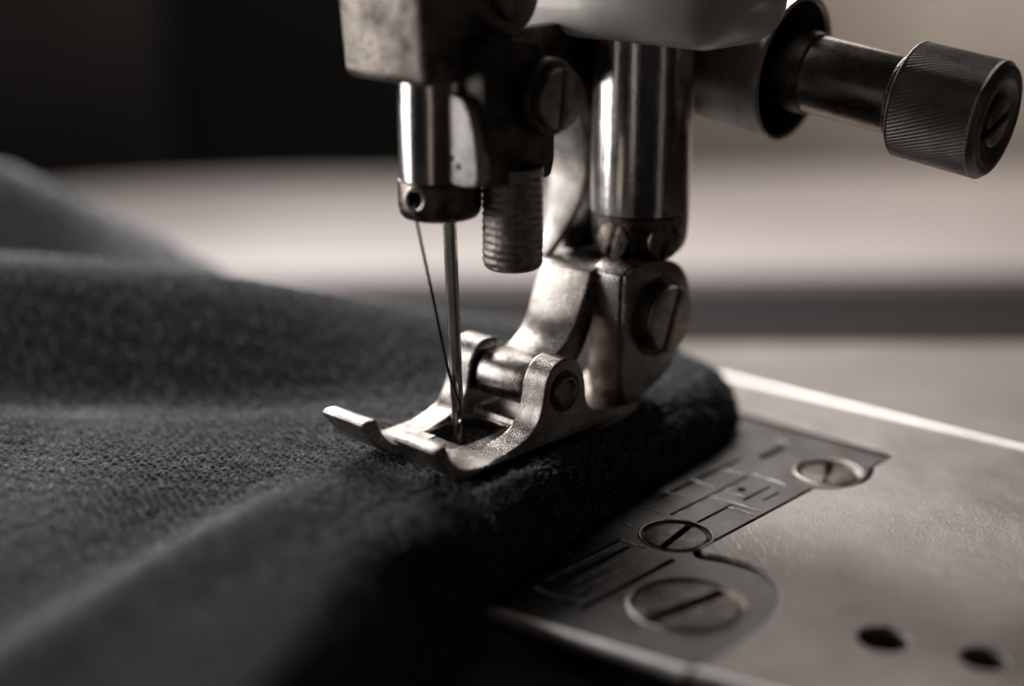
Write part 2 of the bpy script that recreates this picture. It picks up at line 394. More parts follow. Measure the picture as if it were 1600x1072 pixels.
# cover plate
cover = thing('slide_plate', 'wide satin steel cover plate with two round holes and bright edges', 'cover plate', P(2, 4, -0.3))
co = spline([(-0.865, 2.905, 1), (-0.36, 2.925), (0.14, 2.85), (0.46, 2.66), (0.60, 2.42), (0.59, 2.16), (0.545, 2.00), (0.60, 1.905, 1), (2.12, 1.905, 1), (2.25, 2.05), (2.52, 2.135), (2.76, 2.085), (2.86, 2.03, 1),
             (3.215, 2.015, 1), (3.18, 0.60, 1), (3.17, -0.6, 1), (3.85, -0.7, 1), (4.13, 3.1, 1), (4.35, 6.5, 1), (0.3, 6.5, 1), (-0.31, 5.2, 1)], 6)
put('cover', plate_mesh(co, [circ(0.31, 3.60, 0.155), circ(0.52, 4.20, 0.135)], -0.22, 0.0, 0.034, 5), M_COVER, cover, 35)
bm = bmesh.new(); tube(bm, [P(-0.845, 2.92, -0.05), P(-0.58, 4.05, -0.05), P(-0.29, 5.2, -0.05)], 0.056, 20)
put('front_edge', bm_mesh(bm), M_EDGE, cover, 60)
bm = bmesh.new(); tube(bm, [P(3.84, -0.7, -0.03), P(4.115, 3.1, -0.03), P(4.335, 6.5, -0.03)], 0.052, 20)
put('rear_edge', bm_mesh(bm), M_EDGE, cover, 60)
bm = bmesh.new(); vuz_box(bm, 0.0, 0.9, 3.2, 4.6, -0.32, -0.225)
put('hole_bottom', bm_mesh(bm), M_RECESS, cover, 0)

# ================================================================ cloth
def smst(a, b, x):
    t = np.clip((x - a)/(b - a), 0, 1); return t*t*(3 - 2*t)
CQ = np.array([-3.2, 0.6])
bnd = spline([(-0.45, -4.6), (0.0, -2.9), (0.27, -1.72), (0.80, -0.82), (1.52, 0.32), (2.22, 1.22), (2.42, 1.62), (2.34, 2.05), (1.95, 2.55), (0.9, 3.1), (-0.6, 3.7), (-2.2, 4.5),
              (-3.5, 5.9), (-5.2, 7.2), (-7.0, 7.6), (-8.4, 5.5), (-8.6, 1), (-7.6, -4.5), (-5, -8.2), (-1.5, -7.6)], 10)
bnd = np.array(bnd)
bang = np.unwrap(np.arctan2(bnd[:, 1] - CQ[1], bnd[:, 0] - CQ[0]))
brad = np.hypot(bnd[:, 0] - CQ[0], bnd[:, 1] - CQ[1])
o_ = np.argsort(bang); bang, brad = bang[o_], brad[o_]
def seg_blend(x, y, x0, y0, x1, y1):
    """signed distance to a line (positive on the left of it) and the position along it"""
    dx, dy = x1-x0, y1-y0; L = math.hypot(dx, dy); dx /= L; dy /= L
    return (x-x0)*(-dy) + (y-y0)*dx, ((x-x0)*dx + (y-y0)*dy)/L
rs = np.random.RandomState(5)
def waves(x, y, seed, n, f0, f1):
    r = np.random.RandomState(seed); s = 0
    for _ in range(n):
        a = r.uniform(0, 2*np.pi); f = r.uniform(f0, f1); s = s + np.sin((x*np.cos(a) + y*np.sin(a))*f + r.uniform(0, 6.28))
    return s / n
def height(x, y):
    h = 0.485 + 0*x
    # crest running left behind the foot
    cz = np.interp(x, [-9, -4.3, -2.8, -1.95, -1.0, 0.2, 1.0, 2.4], [1.4, 1.34, 1.22, 1.07, 0.86, 0.66, 0.56, 0.50]) - 0.485
    yc = np.interp(x, [-9, -4, -1, 1, 2.4], [2.6, 2.55, 2.55, 2.2, 1.9])
    front = smst(-1.45, -0.10, y - yc); back = 1 - smst(0.0, 1.3, y - yc)
    h = h + cz * np.where(y < yc, front**1.15, back*1.0)
    # far fold behind it
    fz = np.interp(x, [-9, -5.6, -5.0, -4.4, -3.8, -3.2], [1.38, 1.32, 1.18, 0.88, 0.5, 0.15])
    h = h + fz * np.exp(-((y - 5.0)/0.95)**2)
    # diagonal fold in the foreground: the layer right of the line lies higher
    d, s = seg_blend(x, y, -0.75, -0.05, -2.6, -3.7)
    k = smst(-0.1, 0.6, s)
    lay = smst(-0.42, 0.42, d)
    h = h + 0.17 * lay * k + 0.10*np.exp(-((d-0.30)/0.35)**2)*k
    h = h + 0.06 * smst(-1.0, -3.2, y) * lay - 0.10*np.exp(-((d+0.55)/0.45)**2)*k
    h = h - 0.10*np.exp(-((y - yc + 1.35)/0.45)**2)*smst(0.3, -1.6, x)
    # soft dips
    h = h - 0.06*np.exp(-(((x+1.9)/1.6)**2 + ((y-0.3)/0.7)**2))
    h = h + 0.035*waves(x, y, 3, 7, 0.8, 2.0) * smst(0.6, 2.0, np.hypot(x-0.3, y-0.2))
    h = h + 0.012*waves(x, y, 8, 9, 2.5, 5.5) * smst(0.5, 1.6, np.hypot(x-0.3, y-0.2))
    # the layer bulges a little beyond the sole on the near side and sits down under it
    v = x*VA.x + y*VA.y; u = x*UA.x + y*UA.y
    under = smst(-0.95, -0.35, v)*(1-smst(1.25, 1.7, v))*smst(-0.62, -0.40, u)*(1-smst(0.66, 0.92, u))
    h = h*(1-under) + np.minimum(h, 0.462)*under
    h = h + 0.085*np.exp(-((u-0.93)/0.20)**2)*smst(-0.9, 0.2, v)*(1-smst(0.9, 1.8, v))
    return h
NA, NB = 2300, 720
ang = np.linspace(bang[0], bang[0] + 2*np.pi, NA + 1)[:-1]
# more rays where the picture is
dens = lambda a: 1 + 3.0*np.exp(-((np.mod(a + np.pi, 2*np.pi) - np.pi)/0.75)**2)
aa = np.linspace(-np.pi, np.pi, 8001); cum = np.concatenate([[0], np.cumsum((dens(aa[1:]) + dens(aa[:-1]))/2)]); cum /= cum[-1]
ang = np.interp(np.arange(NA)/NA, cum, aa)
be = np.concatenate([bang - 2*np.pi, bang, bang + 2*np.pi]); re_ = np.concatenate([brad]*3)
Rb = np.interp(ang, be, re_)
W = (0.40 + 0.62*smst(-1.0, -3.2, CQ[1] + Rb*np.sin(ang)))[:, None]     # radius of the rolled edge
L = np.pi/2*W
A2, B2 = np.meshgrid(ang, np.linspace(0, 1, NB), indexing='ij')
Rb2 = np.repeat(Rb[:, None], NB, 1)
tot = Rb2 - W + L
bs = B2 * tot                                          # arc distance from the rolled edge inward
th = np.clip(bs/W, 0, np.pi/2)
din = np.where(bs < L, W*(1-np.cos(th)) , W + bs - L)
rad = np.maximum(Rb2 - din, 0.0)
X = CQ[0] + rad*np.cos(A2); Y = CQ[1] + rad*np.sin(A2)
H = height(X, Y)
tuck = np.where(bs < L, np.sin(th), 1.0)**0.85
# bulging lower edge: pull the bottom back in a little so the roll rounds under
base = np.where(Y < -1.6, -1.9*smst(-1.6, -2.4, Y), 0.0) + 0.0
Z = base + (H - base)*tuck
# the cloth's fine unevenness
Z = Z + 0.006*waves(X, Y, 21, 12, 9, 24)
fx = 0.012*waves(X*1.0, Z*3 + Y, 31, 8, 4, 11)
X = X + fx*(bs < L*1.2)
inward = np.where(bs < L, (L - bs) - (W - din), 0.0)
UX = X + inward*np.cos(A2); UY = Y + inward*np.sin(A2)      # cloth coordinates in centimetres, running on down the rolled side
wx = UX + 0.021*waves(UX, UY, 41, 16, 14, 40)*3; wy = UY + 0.021*waves(UX, UY, 42, 16, 14, 40)*3
ca_, sa_ = math.cos(R(28)), math.sin(R(28))
kx = (wx*ca_ + wy*sa_); ky = (-wx*sa_ + wy*ca_)
fa = (ky/0.084) % 1.0; tri_ = np.abs(fa*2 - 1); leg_ = np.sin(((fa*2) % 1.0)*np.pi)
cs_ = 0.5 + 0.5*np.cos(2*np.pi*(kx/0.066 + tri_*0.75))
KN = (leg_**0.7)*(cs_**0.9)
KN = KN*(0.75 + 0.8*waves(UX, UY, 43, 14, 18, 60)) + 0.3*waves(UX, UY, 44, 24, 70, 160)
du = np.stack([np.roll(X, -1, 0) - np.roll(X, 1, 0), np.roll(Y, -1, 0) - np.roll(Y, 1, 0), np.roll(Z, -1, 0) - np.roll(Z, 1, 0)], -1)
dv_ = np.stack([np.gradient(X, axis=1), np.gradient(Y, axis=1), np.gradient(Z, axis=1)], -1)
NR = np.cross(dv_, du); NR /= np.maximum(np.linalg.norm(NR, axis=-1, keepdims=True), 1e-9)
NR *= np.sign(NR[..., 2:3] + 1e-6)
amp = 0.032
X = X + NR[..., 0]*amp*KN; Y = Y + NR[..., 1]*amp*KN; Z = Z + NR[..., 2]*amp*KN
verts = np.stack([X, Y, Z], -1).reshape(-1, 3).astype(np.float32)
ia = np.arange(NA); ib = np.arange(NB - 1)
IA, IB = np.meshgrid(ia, ib, indexing='ij'); IA2 = (IA + 1) % NA
quads = np.stack([IA*NB + IB, IA*NB + IB + 1, IA2*NB + IB + 1, IA2*NB + IB], -1).reshape(-1, 4)
me = bpy.data.meshes.new('cloth')
me.vertices.add(len(verts)); me.vertices.foreach_set('co', verts.ravel())
me.loops.add(quads.size); me.loops.foreach_set('vertex_index', quads.ravel().astype(np.int32))
me.polygons.add(len(quads)); me.polygons.foreach_set('loop_start', np.arange(0, quads.size, 4, dtype=np.int32)); me.polygons.foreach_set('loop_total', np.full(len(quads), 4, dtype=np.int32))
me.update(calc_edges=True)
uvv = np.stack([UX, UY], -1).reshape(-1, 2).astype(np.float32)
uv = me.uv_layers.new(name='cloth_uv'); uv.data.foreach_set('uv', uvv[quads.ravel()].ravel())
ya = me.attributes.new('yarn', 'FLOAT', 'POINT'); ya.data.foreach_set('value', KN.ravel().astype(np.float32))
me.shade_smooth()

def cloth_mat():
    m, nt, b = new_mat('charcoal_knit_wool'); lk = nt.links.new
    tc = node(nt, 'ShaderNodeUVMap'); tc.uv_map = 'cloth_uv'
    def math_(op, a, b_=None, c=None):
        n = node(nt, 'ShaderNodeMath', operation=op)
        for i, x in enumerate((a, b_, c)):
            if x is None: continue
            if isinstance(x, (int, float)): n.inputs[i].default_value = x
            else: lk(x, n.inputs[i])
        return n.outputs[0]
    wob = node(nt, 'ShaderNodeTexNoise'); wob.inputs['Scale'].default_value = 9; wob.inputs['Detail'].default_value = 3
    lk(tc.outputs[0], wob.inputs['Vector'])
    vm = node(nt, 'ShaderNodeVectorMath', operation='MULTIPLY_ADD')
    lk(wob.outputs['Color'], vm.inputs[0]); vm.inputs[1].default_value = (0.05, 0.05, 0); lk(tc.outputs[0], vm.inputs[2])
    mp = node(nt, 'ShaderNodeMapping'); mp.inputs['Rotation'].default_value = (0, 0, R(-38)); lk(vm.outputs[0], mp.inputs[0])
    sx = node(nt, 'ShaderNodeSeparateXYZ'); lk(mp.outputs[0], sx.inputs[0])
    at_ = node(nt, 'ShaderNodeAttribute'); at_.attribute_name = 'yarn'; knit = at_.outputs['Fac']
    vo = node(nt, 'ShaderNodeTexVoronoi'); vo.inputs['Scale'].default_value = 26; vo.feature = 'SMOOTH_F1'; lk(vm.outputs[0], vo.inputs['Vector'])
    fz = node(nt, 'ShaderNodeTexNoise'); fz.inputs['Scale'].default_value = 75; fz.inputs['Detail'].default_value = 6; fz.inputs['Roughness'].default_value = 0.75
    lk(tc.outputs[0], fz.inputs['Vector'])
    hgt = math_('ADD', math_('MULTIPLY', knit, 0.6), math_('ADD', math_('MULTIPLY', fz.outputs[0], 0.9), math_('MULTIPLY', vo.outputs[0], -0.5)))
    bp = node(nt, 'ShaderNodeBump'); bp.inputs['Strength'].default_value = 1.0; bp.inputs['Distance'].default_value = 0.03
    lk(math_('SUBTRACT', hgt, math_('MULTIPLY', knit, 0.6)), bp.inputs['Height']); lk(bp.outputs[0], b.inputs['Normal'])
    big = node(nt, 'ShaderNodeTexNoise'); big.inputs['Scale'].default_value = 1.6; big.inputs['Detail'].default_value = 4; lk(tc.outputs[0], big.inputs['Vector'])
    col = ramp(nt, hgt, [(0.25, (0.005, 0.0052, 0.0058, 1)), (0.52, (0.041, 0.0425, 0.046, 1)), (1.0, (0.47, 0.48, 0.50, 1))])  # shade between the stitches put into the colour: low yarn dark, high yarn pale
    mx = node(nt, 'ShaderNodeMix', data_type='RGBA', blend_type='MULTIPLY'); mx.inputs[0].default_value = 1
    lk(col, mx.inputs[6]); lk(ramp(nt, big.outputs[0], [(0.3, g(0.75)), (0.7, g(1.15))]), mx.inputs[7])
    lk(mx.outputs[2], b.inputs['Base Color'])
    b.inputs['Roughness'].default_value = 0.7
    b.inputs['Specular IOR Level'].default_value = 0.28
    b.inputs['Sheen Weight'].default_value = 0.22; b.inputs['Sheen Roughness'].default_value = 0.45; b.inputs['Sheen Tint'].default_value = (0.75, 0.77, 0.82, 1)
    return m
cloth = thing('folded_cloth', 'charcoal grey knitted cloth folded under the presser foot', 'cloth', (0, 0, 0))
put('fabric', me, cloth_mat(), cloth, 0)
# loose fibres standing off the surface
fm, fnt, fb = new_mat('wool_fibre'); fb.inputs['Base Color'].default_value = (0.28, 0.28, 0.285, 1); fb.inputs['Roughness'].default_value = 0.6
idx = np.arange(NA*NB)
XF, YF, ZF = X.ravel(), Y.ravel(), Z.ravel()
dist = np.hypot(XF - 0.415, YF + 11.17)
msk = (np.abs(YF - (-0.15)) < 1.5) & (XF > -4.0) & (ZF > 0.2)
cand = idx[msk]
rs = np.random.RandomState(11); pick = rs.choice(cand, 24000, replace=False)
fv = []; ff = []
for i in pick:
    p = Vector((float(XF[i]), float(YF[i]), float(ZF[i])))
    L_ = rs.uniform(0.015, 0.06) * (1.5 if rs.rand() < 0.1 else 1)
    d = Vector((rs.normal(0, 0.8), rs.normal(0, 0.8), rs.uniform(0.15, 1.0))).normalized()
    b1 = Vector((rs.normal(), rs.normal(), rs.normal()*0.4))*0.4
    wdt = Vector((0.0013, 0, 0.0008)); n0 = len(fv); K = 4
    for k in range(K + 1):
        t = k/K; q = p + d*L_*t + b1*L_*t*t; ww = wdt*(1 - 0.6*t)
        fv += [q - ww, q + ww, q + Vector((0, 0.0013, 0.001))*(1 - 0.6*t)]
    for k in range(K):
        a = n0 + 3*k
        for (s1, s2) in ((0, 1), (1, 2), (2, 0)): ff.append((a+s1, a+s2, a+3+s2, a+3+s1))
me = bpy.data.meshes.new('fz'); me.from_pydata([tuple(q) for q in fv], [], ff)
tag(put('fibre_fuzz', me, fm, cloth, 0), kind='stuff')

# ================================================================ presser foot
foot = thing('hinged_presser', 'worn nickel hinged presser foot clamping the cloth below the needle', 'presser foot', P(0, 0.1, 0.48))
rail = spline([(-0.955, 0.875), (-0.93, 0.905), (-0.835, 0.908), (-0.805, 0.865), (-0.735, 0.735), (-0.62, 0.645), (-0.46, 0.610), (-0.2, 0.612), (-0.05, 0.630), (0.10, 0.665), (0.19, 0.73), (0.255, 0.83), (0.285, 0.96), (0.32, 1.08), (0.40, 1.165),
               (0.51, 1.20), (0.63, 1.165), (0.715, 1.08), (0.755, 0.95), (0.78, 0.80), (0.88, 0.69), (1.13, 0.64), (1.38, 0.61),
               (1.43, 0.56), (1.30, 0.505), (0.9, 0.475), (0.3, 0.47), (-0.25, 0.478), (-0.48, 0.51), (-0.66, 0.58), (-0.82, 0.70), (-0.91, 0.81)], 5)
toe = spline([(-0.955, 0.875), (-0.93, 0.905), (-0.835, 0.908), (-0.805, 0.865), (-0.735, 0.735), (-0.62, 0.645), (-0.46, 0.610), (-0.22, 0.612, 1), (-0.22, 0.478, 1), (-0.48, 0.51), (-0.66, 0.58), (-0.82, 0.70), (-0.91, 0.81)], 6)
bm = bmesh.new()
prism_vz(bm, rail, 0.405, 0.64); prism_vz(bm, toe, 0.26, 0.64)
prism_vz(bm, rail, -0.41, -0.165); prism_vz(bm, toe, -0.41, -0.02)
slab = bm_mesh(bm)
pm = plate_mesh([(-0.42, -0.38), (-0.42, -0.04), (-0.375, -0.01), (-0.375, 0.25), (-0.42, 0.28), (-0.42, 0.62), (0.42, 0.62), (1.36, 0.58), (1.36, -0.33), (0.42, -0.38)],
                [spline([(-0.31, -0.13), (-0.25, -0.15), (0.26, -0.15), (0.32, -0.10), (0.32, 0.17), (0.27, 0.235), (-0.25, 0.255), (-0.31, 0.22)], 3)], 0.48, 0.60, 0.01, 2)
bm = bmesh.new(); bm.from_mesh(slab); bm.from_mesh(pm)
# raised lip round the needle opening and floor towards the hinge
prism_vz(bm, [(0.33, 0.57), (0.36, 0.645), (0.5, 0.66), (1.30, 0.615), (1.34, 0.55)], -0.3, 0.5)
for q in bm.verts:
    vq = q.co.dot(VA); uq = q.co.dot(UA)
    q.co += UA * (uq - 0.12) * 0.28 * max(0, -vq - 0.4)
me = bm_mesh(bm)
put('sole', fuse(me, 0.0085, 3), M_FOOT, foot, 60)
# grooved cross bar at the front of the opening
bm = bmesh.new()
n = 22
vuz_box(bm, -0.33, -0.225, -0.16, 0.26, 0.50, 0.588)
for i in range(n):
    uu = -0.15 + 0.40*i/n; vuz_box(bm, -0.325, -0.23, uu, uu + 0.010, 0.586, 0.600)
put('grooved_bar', bm_mesh(bm), M_SCREW, foot, 0)
# hinge pin
bm = bmesh.new()
lathe(bm, P(0.515, -0.46, 0.94), UA, rounded(0, 1.06, 0.075, 0.01), 32)
lathe(bm, P(0.515, 0.615, 0.94), UA, [(0, 0.125), (0.035, 0.125), (0.055, 0.115), (0.06, 0.10), (0.035, 0.085), (0.03, 0.03), (0.04, 0.0001)], 40)
put('hinge_pin', bm_mesh(bm), M_SCREW2, foot, 35)
bm = bmesh.new()
lathe(bm, P(0.515, 0.618, 0.94), UA, [(0, 0.165), (0.027, 0.165), (0.030, 0.155), (0.027, 0.13)], 40)
put('washer', bm_mesh(bm), M_DARK, foot, 35)
# curved shank
strap = spline([(0.50, 0.755), (0.38, 0.79), (0.315, 0.90), (0.34, 1.02), (0.43, 1.10), (0.55, 1.115), (0.68, 1.115), (0.82, 1.17), (0.95, 1.285), (1.04, 1.41), (1.13, 1.57), (1.18, 1.70, 1), (1.32, 1.715, 1), (2.05, 1.70, 1), (2.05, 1.40, 1), (1.30, 1.39), (1.20, 1.30), (1.10, 1.14), (0.98, 1.01), (0.84, 0.93), (0.72, 0.88), (0.64, 0.79)], 6)
bm = bmesh.new(); prism_vz(bm, strap, -0.125, 0.375, 0.022, 3)
for q in bm.verts:
    uq = q.co.dot(UA); k = min(1, max(0, (q.co.z - 0.95)/0.65)); k = k*k*(3-2*k)
    q.co += UA * (-0.10*k if uq < 0.12 else -0.045*k)
sh = bm_mesh(bm)
put('shank_arm', sh, M_FOOT, foot, 35)
# clamp bracket standing beside the arm
br = spline([(1.26, 0.80), (1.26, 1.0), (1.26, 1.62), (1.30, 1.70), (1.40, 1.745), (1.62, 1.755), (1.88, 1.70), (2.04, 1.58), (2.11, 1.40), (2.09, 1.16), (2.0, 0.93), (1.82, 0.76), (1.58, 0.66), (1.36, 0.645), (1.28, 0.70)], 6)
bm = bmesh.new(); prism_vz(bm, br, 0.36, 0.62, 0.022, 3)
br2 = spline([(1.235, 0.80), (1.235, 1.0), (1.235, 1.62), (1.285, 1.705), (1.40, 1.76), (1.56, 1.765), (1.62, 1.6), (1.6, 0.8), (1.5, 0.63), (1.34, 0.62), (1.26, 0.69)], 6)
prism_vz(bm, br2, 0.27, 0.575, 0.035, 4)
put('clamp_bracket', bm_mesh(bm), M_FOOT, foot, 35)
bm = bmesh.new()
prism_vz(bm, spline([(1.0, 0.60), (1.2, 0.66), (1.5, 0.70), (1.8, 0.78), (1.86, 0.72), (1.6, 0.60), (1.2, 0.53)], 5), 0.0, 0.55, 0.02)
put('heel', bm_mesh(bm), M_FOOT, foot, 35)
bm = bmesh.new()
lathe(bm, P(1.70, 0.60, 1.27), UA, [(0, 0.33), (0.035, 0.33), (0.04, 0.32), (0.03, 0.29)], 64)
slot_c = bm_mesh(bm); put('screw_seat', slot_c, M_DARK, foot, 35)
bm = bmesh.new()
slotted_head(bm, P(1.70, 0.63, 1.27), UA, 0.275, 0.13, 0.05, 0.06, R(68), 0.02, 0.02)
put('clamp_screw', bm_mesh(bm), M_SCREW2, foot, 35)

# ================================================================ presser bar
BX = P(1.85, 0.28, 0)
pbar = thing('presser_bar', 'thick polished steel presser bar ending in a collar with two screws', 'presser bar', (BX.x, BX.y, 1.69))
bm = bmesh.new(); lathe(bm, BX, ZA, [(2.095, 0.36), (2.095, 0.398), (2.105, 0.408), (4.6, 0.408)], 96)
put('bar', bm_mesh(bm), M_BAR, pbar, 35)
bm = bmesh.new()
lathe(bm, BX, ZA, [(1.64, 0.20), (1.70, 0.21), (1.715, 0.25), (1.73, 0.29), (1.76, 0.335), (1.81, 0.372), (1.88, 0.392), (2.0, 0.400), (2.085, 0.400), (2.09, 0.39)], 96)
put('collar', bm_mesh(bm), M_COLLAR, pbar, 35)
for az in (-128, -63):
    d = Vector((math.cos(R(az)), math.sin(R(az)), 0)); 
    bm = bmesh.new()
    slotted_head(bm, BX + d*0.298 + ZA*1.90, d, 0.150, 0.10, 0.04, 0.05, R(75), 0.015, 0.02)
    put('collar_screw', bm_mesh(bm), M_COLLAR, pbar, 35)
bm = bmesh.new(); lathe(bm, BX, ZA, rounded(1.685, 1.715, 0.245, 0.012), 64)
put('neck_ring', bm_mesh(bm), M_SHAFT, pbar, 35)

# ================================================================ guard lever behind the foot
guard = thing('lifting_lever', 'bright curved steel lever between the needle clamp and the presser bar', 'lever', P(1.3, -0.3, 1.6))
gc = spline([(1.40, 3.10), (1.52, 2.95), (1.66, 2.70), (1.735, 2.42), (1.70, 2.18), (1.56, 1.97), (1.36, 1.79), (1.20, 1.66)], 8, closed=False)
bm = bmesh.new(); fr = []
for i_, (v_, z_) in enumerate(gc):
    a_, b_ = gc[max(i_-1, 0)], gc[min(i_+1, len(gc)-1)]
    t_ = Vector((b_[0]-a_[0], b_[1]-a_[1])).normalized(); nn = Vector((t_.y, -t_.x))      # towards the operator
    if nn.x > 0: nn = -nn
    ul = float(np.interp(z_, [1.66, 2.1, 2.4], [-0.30, -0.58, -0.66]))
    w_ = 0.07
    fr.append([bm.verts.new(P(v_, ul, z_)), bm.verts.new(P(v_, -0.23, z_)), bm.verts.new(P(v_ - nn.x*w_, -0.23, z_ - nn.y*w_)), bm.verts.new(P(v_ - nn.x*w_, ul, z_ - nn.y*w_))])
for A_, B_ in zip(fr, fr[1:]):
    for k_ in range(4): bm.faces.new((A_[k_], A_[(k_+1) % 4], B_[(k_+1) % 4], B_[k_]))
bm.faces.new(fr[0]); bm.faces.new(fr[-1][::-1])
bmesh.ops.recalc_face_normals(bm, faces=bm.faces); bev(bm, 0.018, 3, 50)
put('curved_blade', bm_mesh(bm), M_GUARD, guard, 35)
bm = bmesh.new(); prism_vz(bm, spline([(0.7, 3.6, 1), (2.4, 3.6, 1), (2.3, 1.72, 1), (1.52, 1.72, 1), (1.60, 1.88), (1.80, 2.12), (1.86, 2.42), (1.78, 2.75), (1.60, 3.02), (1.42, 3.10, 1), (0.7, 3.08, 1)], 6), -0.30, -0.15, 0.02)
put('lever_back', bm_mesh(bm), M_DARK, guard, 35)
bm = bmesh.new(); prism_vz(bm, spline([(2.2, 3.7, 1), (3.3, 3.7, 1), (3.1, 3.2), (2.75, 2.9), (2.6, 2.55), (2.45, 2.45, 1), (2.2, 2.5, 1)], 6), -0.10, 0.15, 0.03)
put('lever_hook', bm_mesh(bm), M_DARK, guard, 35)

# ================================================================ needle bar with clamp
NX = Vector((-0.12, 0, 0))
nbar = thing('needle_bar', 'needle bar with thread eyelet, pale flat clamp face and stained block above the needle', 'needle bar', (NX.x, NX.y, 2.3))
bm = bmesh.new(); lathe(bm, NX, ZA, [(2.595, 0.28), (2.595, 0.296), (2.602, 0.302), (4.4, 0.302)], 80)
put('bar', bm_mesh(bm), M_BAR, nbar, 35)
ed = (P(-0.30, -0.10, 0) - Vector((-0.12, 0, 0)))
ea = R(-117); ed = Vector((math.cos(R(-123)), math.sin(R(-123)), 0.0)).normalized()
bm = bmesh.new()
lathe(bm, NX, ZA, [(2.305, 0.20), (2.308, 0.255), (2.318, 0.28), (2.345, 0.300), (2.40, 0.312), (2.575, 0.312), (2.588, 0.306), (2.592, 0.29)], 96)
col_me = bm_mesh(bm)
# drill the eyelet through the collar
co_ = bpy.data.objects.new('tmp_a', col_me); COL.objects.link(co_)
bm = bmesh.new(); lathe(bm, NX + ed*0.10 + ZA*2.487, ed, [(0, 0.062), (0.4, 0.062)], 32)
cut = bpy.data.objects.new('tmp_b', bm_mesh(bm)); COL.objects.link(cut)
mo = co_.modifiers.new('b', 'BOOLEAN'); mo.operation = 'DIFFERENCE'; mo.object = cut; mo.solver = 'EXACT'
bpy.context.view_layer.update()
cm2 = bpy.data.meshes.new_from_object(co_.evaluated_get(bpy.context.evaluated_depsgraph_get()))
bpy.data.objects.remove(co_); bpy.data.objects.remove(cut)
put('collar', cm2, M_COLLAR, nbar, 35)
bm = bmesh.new()
lathe(bm, NX + ed*0.295 + ZA*2.487, ed, [(0, 0.064), (0.012, 0.066), (0.024, 0.074), (0.026, 0.084), (0.018, 0.094), (-0.005, 0.097)], 40, cap=False)
put('thread_eyelet', bm_mesh(bm), M_BAR, nbar, 60)
# pale flat clamp face with its marks
fo = spline([(0.10, 3.22), (0.22, 3.255), (0.34, 3.20), (0.41, 3.02), (0.445, 2.80), (0.445, 2.66), (0.40, 2.615), (0.25, 2.60), (0.09, 2.63, 1)], 6)
def prism_uz(bm, prof, v0, v1, bevel=0.0):
    b = bmesh.new()
    A = [b.verts.new(P(v0, u, z)) for u, z in prof]; B = [b.verts.new(P(v1, u, z)) for u, z in prof]
    b.faces.new(A); b.faces.new(B[::-1]); n = len(prof)
    for i in range(n): b.faces.new((A[i], A[(i+1) % n], B[(i+1) % n], B[i]))
    bmesh.ops.recalc_face_normals(b, faces=b.faces)
    if bevel: bev(b, bevel, 3, 40)
    me = bpy.data.meshes.new('t'); b.to_mesh(me); b.free(); bm.from_mesh(me); bpy.data.meshes.remove(me)
bm = bmesh.new(); prism_uz(bm, fo, -0.235, -0.10, 0.02)
put('clamp_face', bm_mesh(bm), M_FACE, nbar, 35)
bm = bmesh.new()
for (u, z, r) in [(0.20, 2.80, 0.020), (0.262, 2.745, 0.023)]:
    lathe(bm, P(-0.232, u, z), -VA, [(0, r*1.25), (0.006, r), (0.004, r*0.6)], 16)
for k in (0.10, 0.125):
    c = P(-0.232, 0.262, 2.75)
put('pit_mark', bm_mesh(bm), M_RECESS, nbar, 35)
# dark body of the clamp
bm = bmesh.new()
prism_vz(bm, spline([(-0.14, 2.66), (-0.08, 2.60), (0.45, 2.58), (0.58, 2.64), (0.60, 2.9), (0.58, 3.30), (0.44, 3.55), (0.2, 3.62), (-0.14, 3.6), (-0.14, 3.1)], 6), 0.06, 0.44, 0.04)
put('clamp_body', bm_mesh(bm), M_DARK, nbar, 35)
bm = bmesh.new()
lathe(bm, P(0.46, 0.40, 3.19), UA, rounded(0, 0.16, 0.285, 0.04), 64)
put('screw_boss', bm_mesh(bm), M_DARK, nbar, 35)
bm = bmesh.new(); slotted_head(bm, P(0.47, 0.53, 3.185), UA, 0.225, 0.11, 0.05, 0.055, R(82), 0.02, 0.02)
put('clamp_screw', bm_mesh(bm), M_SCREW2, nbar, 35)
# ridged screw hanging below the clamp
bm = bmesh.new(); prof = []
nz = 150
for i in range(nz + 1):
    t = i/nz; z = 1.90 + t*0.78
    r = 0.228
    if z < 1.98: r = 0.228 - 0.07*(1 - math.sqrt(max(0, 1 - ((1.98-z)/0.08)**2)))
    prof.append((z, r))
def thr(a, t):
    m = math.exp(-(((a - R(205) + math.pi) % (2*math.pi) - math.pi)/R(55))**2)
    k = (t*17.5 + a/(2*math.pi)) % 1.0
    return (-0.024*(abs(k - 0.5)*2)**1.5) * (0.25 + 0.75*m) * (1 if 1.94 < t < 2.66 else 0) + 0.004*noise.noise(Vector((math.cos(a)*9, math.sin(a)*9, t*30)))
lathe(bm, Vector((0.42, 0.0, 0)), ZA, prof, 128, thr)
put('ridged_screw', bm_mesh(bm), M_SCREW2, nbar, 60)
# upper block
bm = bmesh.new()
b = bmesh.new(); 
vuz_box(bm, -0.52, 0.42, -0.65, 0.25, 3.325, 5.0, 0.09, 5)
for v in bm.verts:
    v.co += VA*0.0 + Vector((-0.06, 0.02, 0))*max(0, v.co.z - 3.4)
put('upper_block', bm_mesh(bm), M_BLOCK, nbar, 35)
bm = bmesh.new(); lathe(bm, P(0.30, -0.35, 3.95), UA, rounded(0, 0.62, 0.36, 0.08), 64)
lathe(bm, P(0.30, 0.25, 3.95), UA, rounded(0, 0.10, 0.22, 0.03), 48)
put('block_hub', bm_mesh(bm), M_BLOCK, nbar, 35)

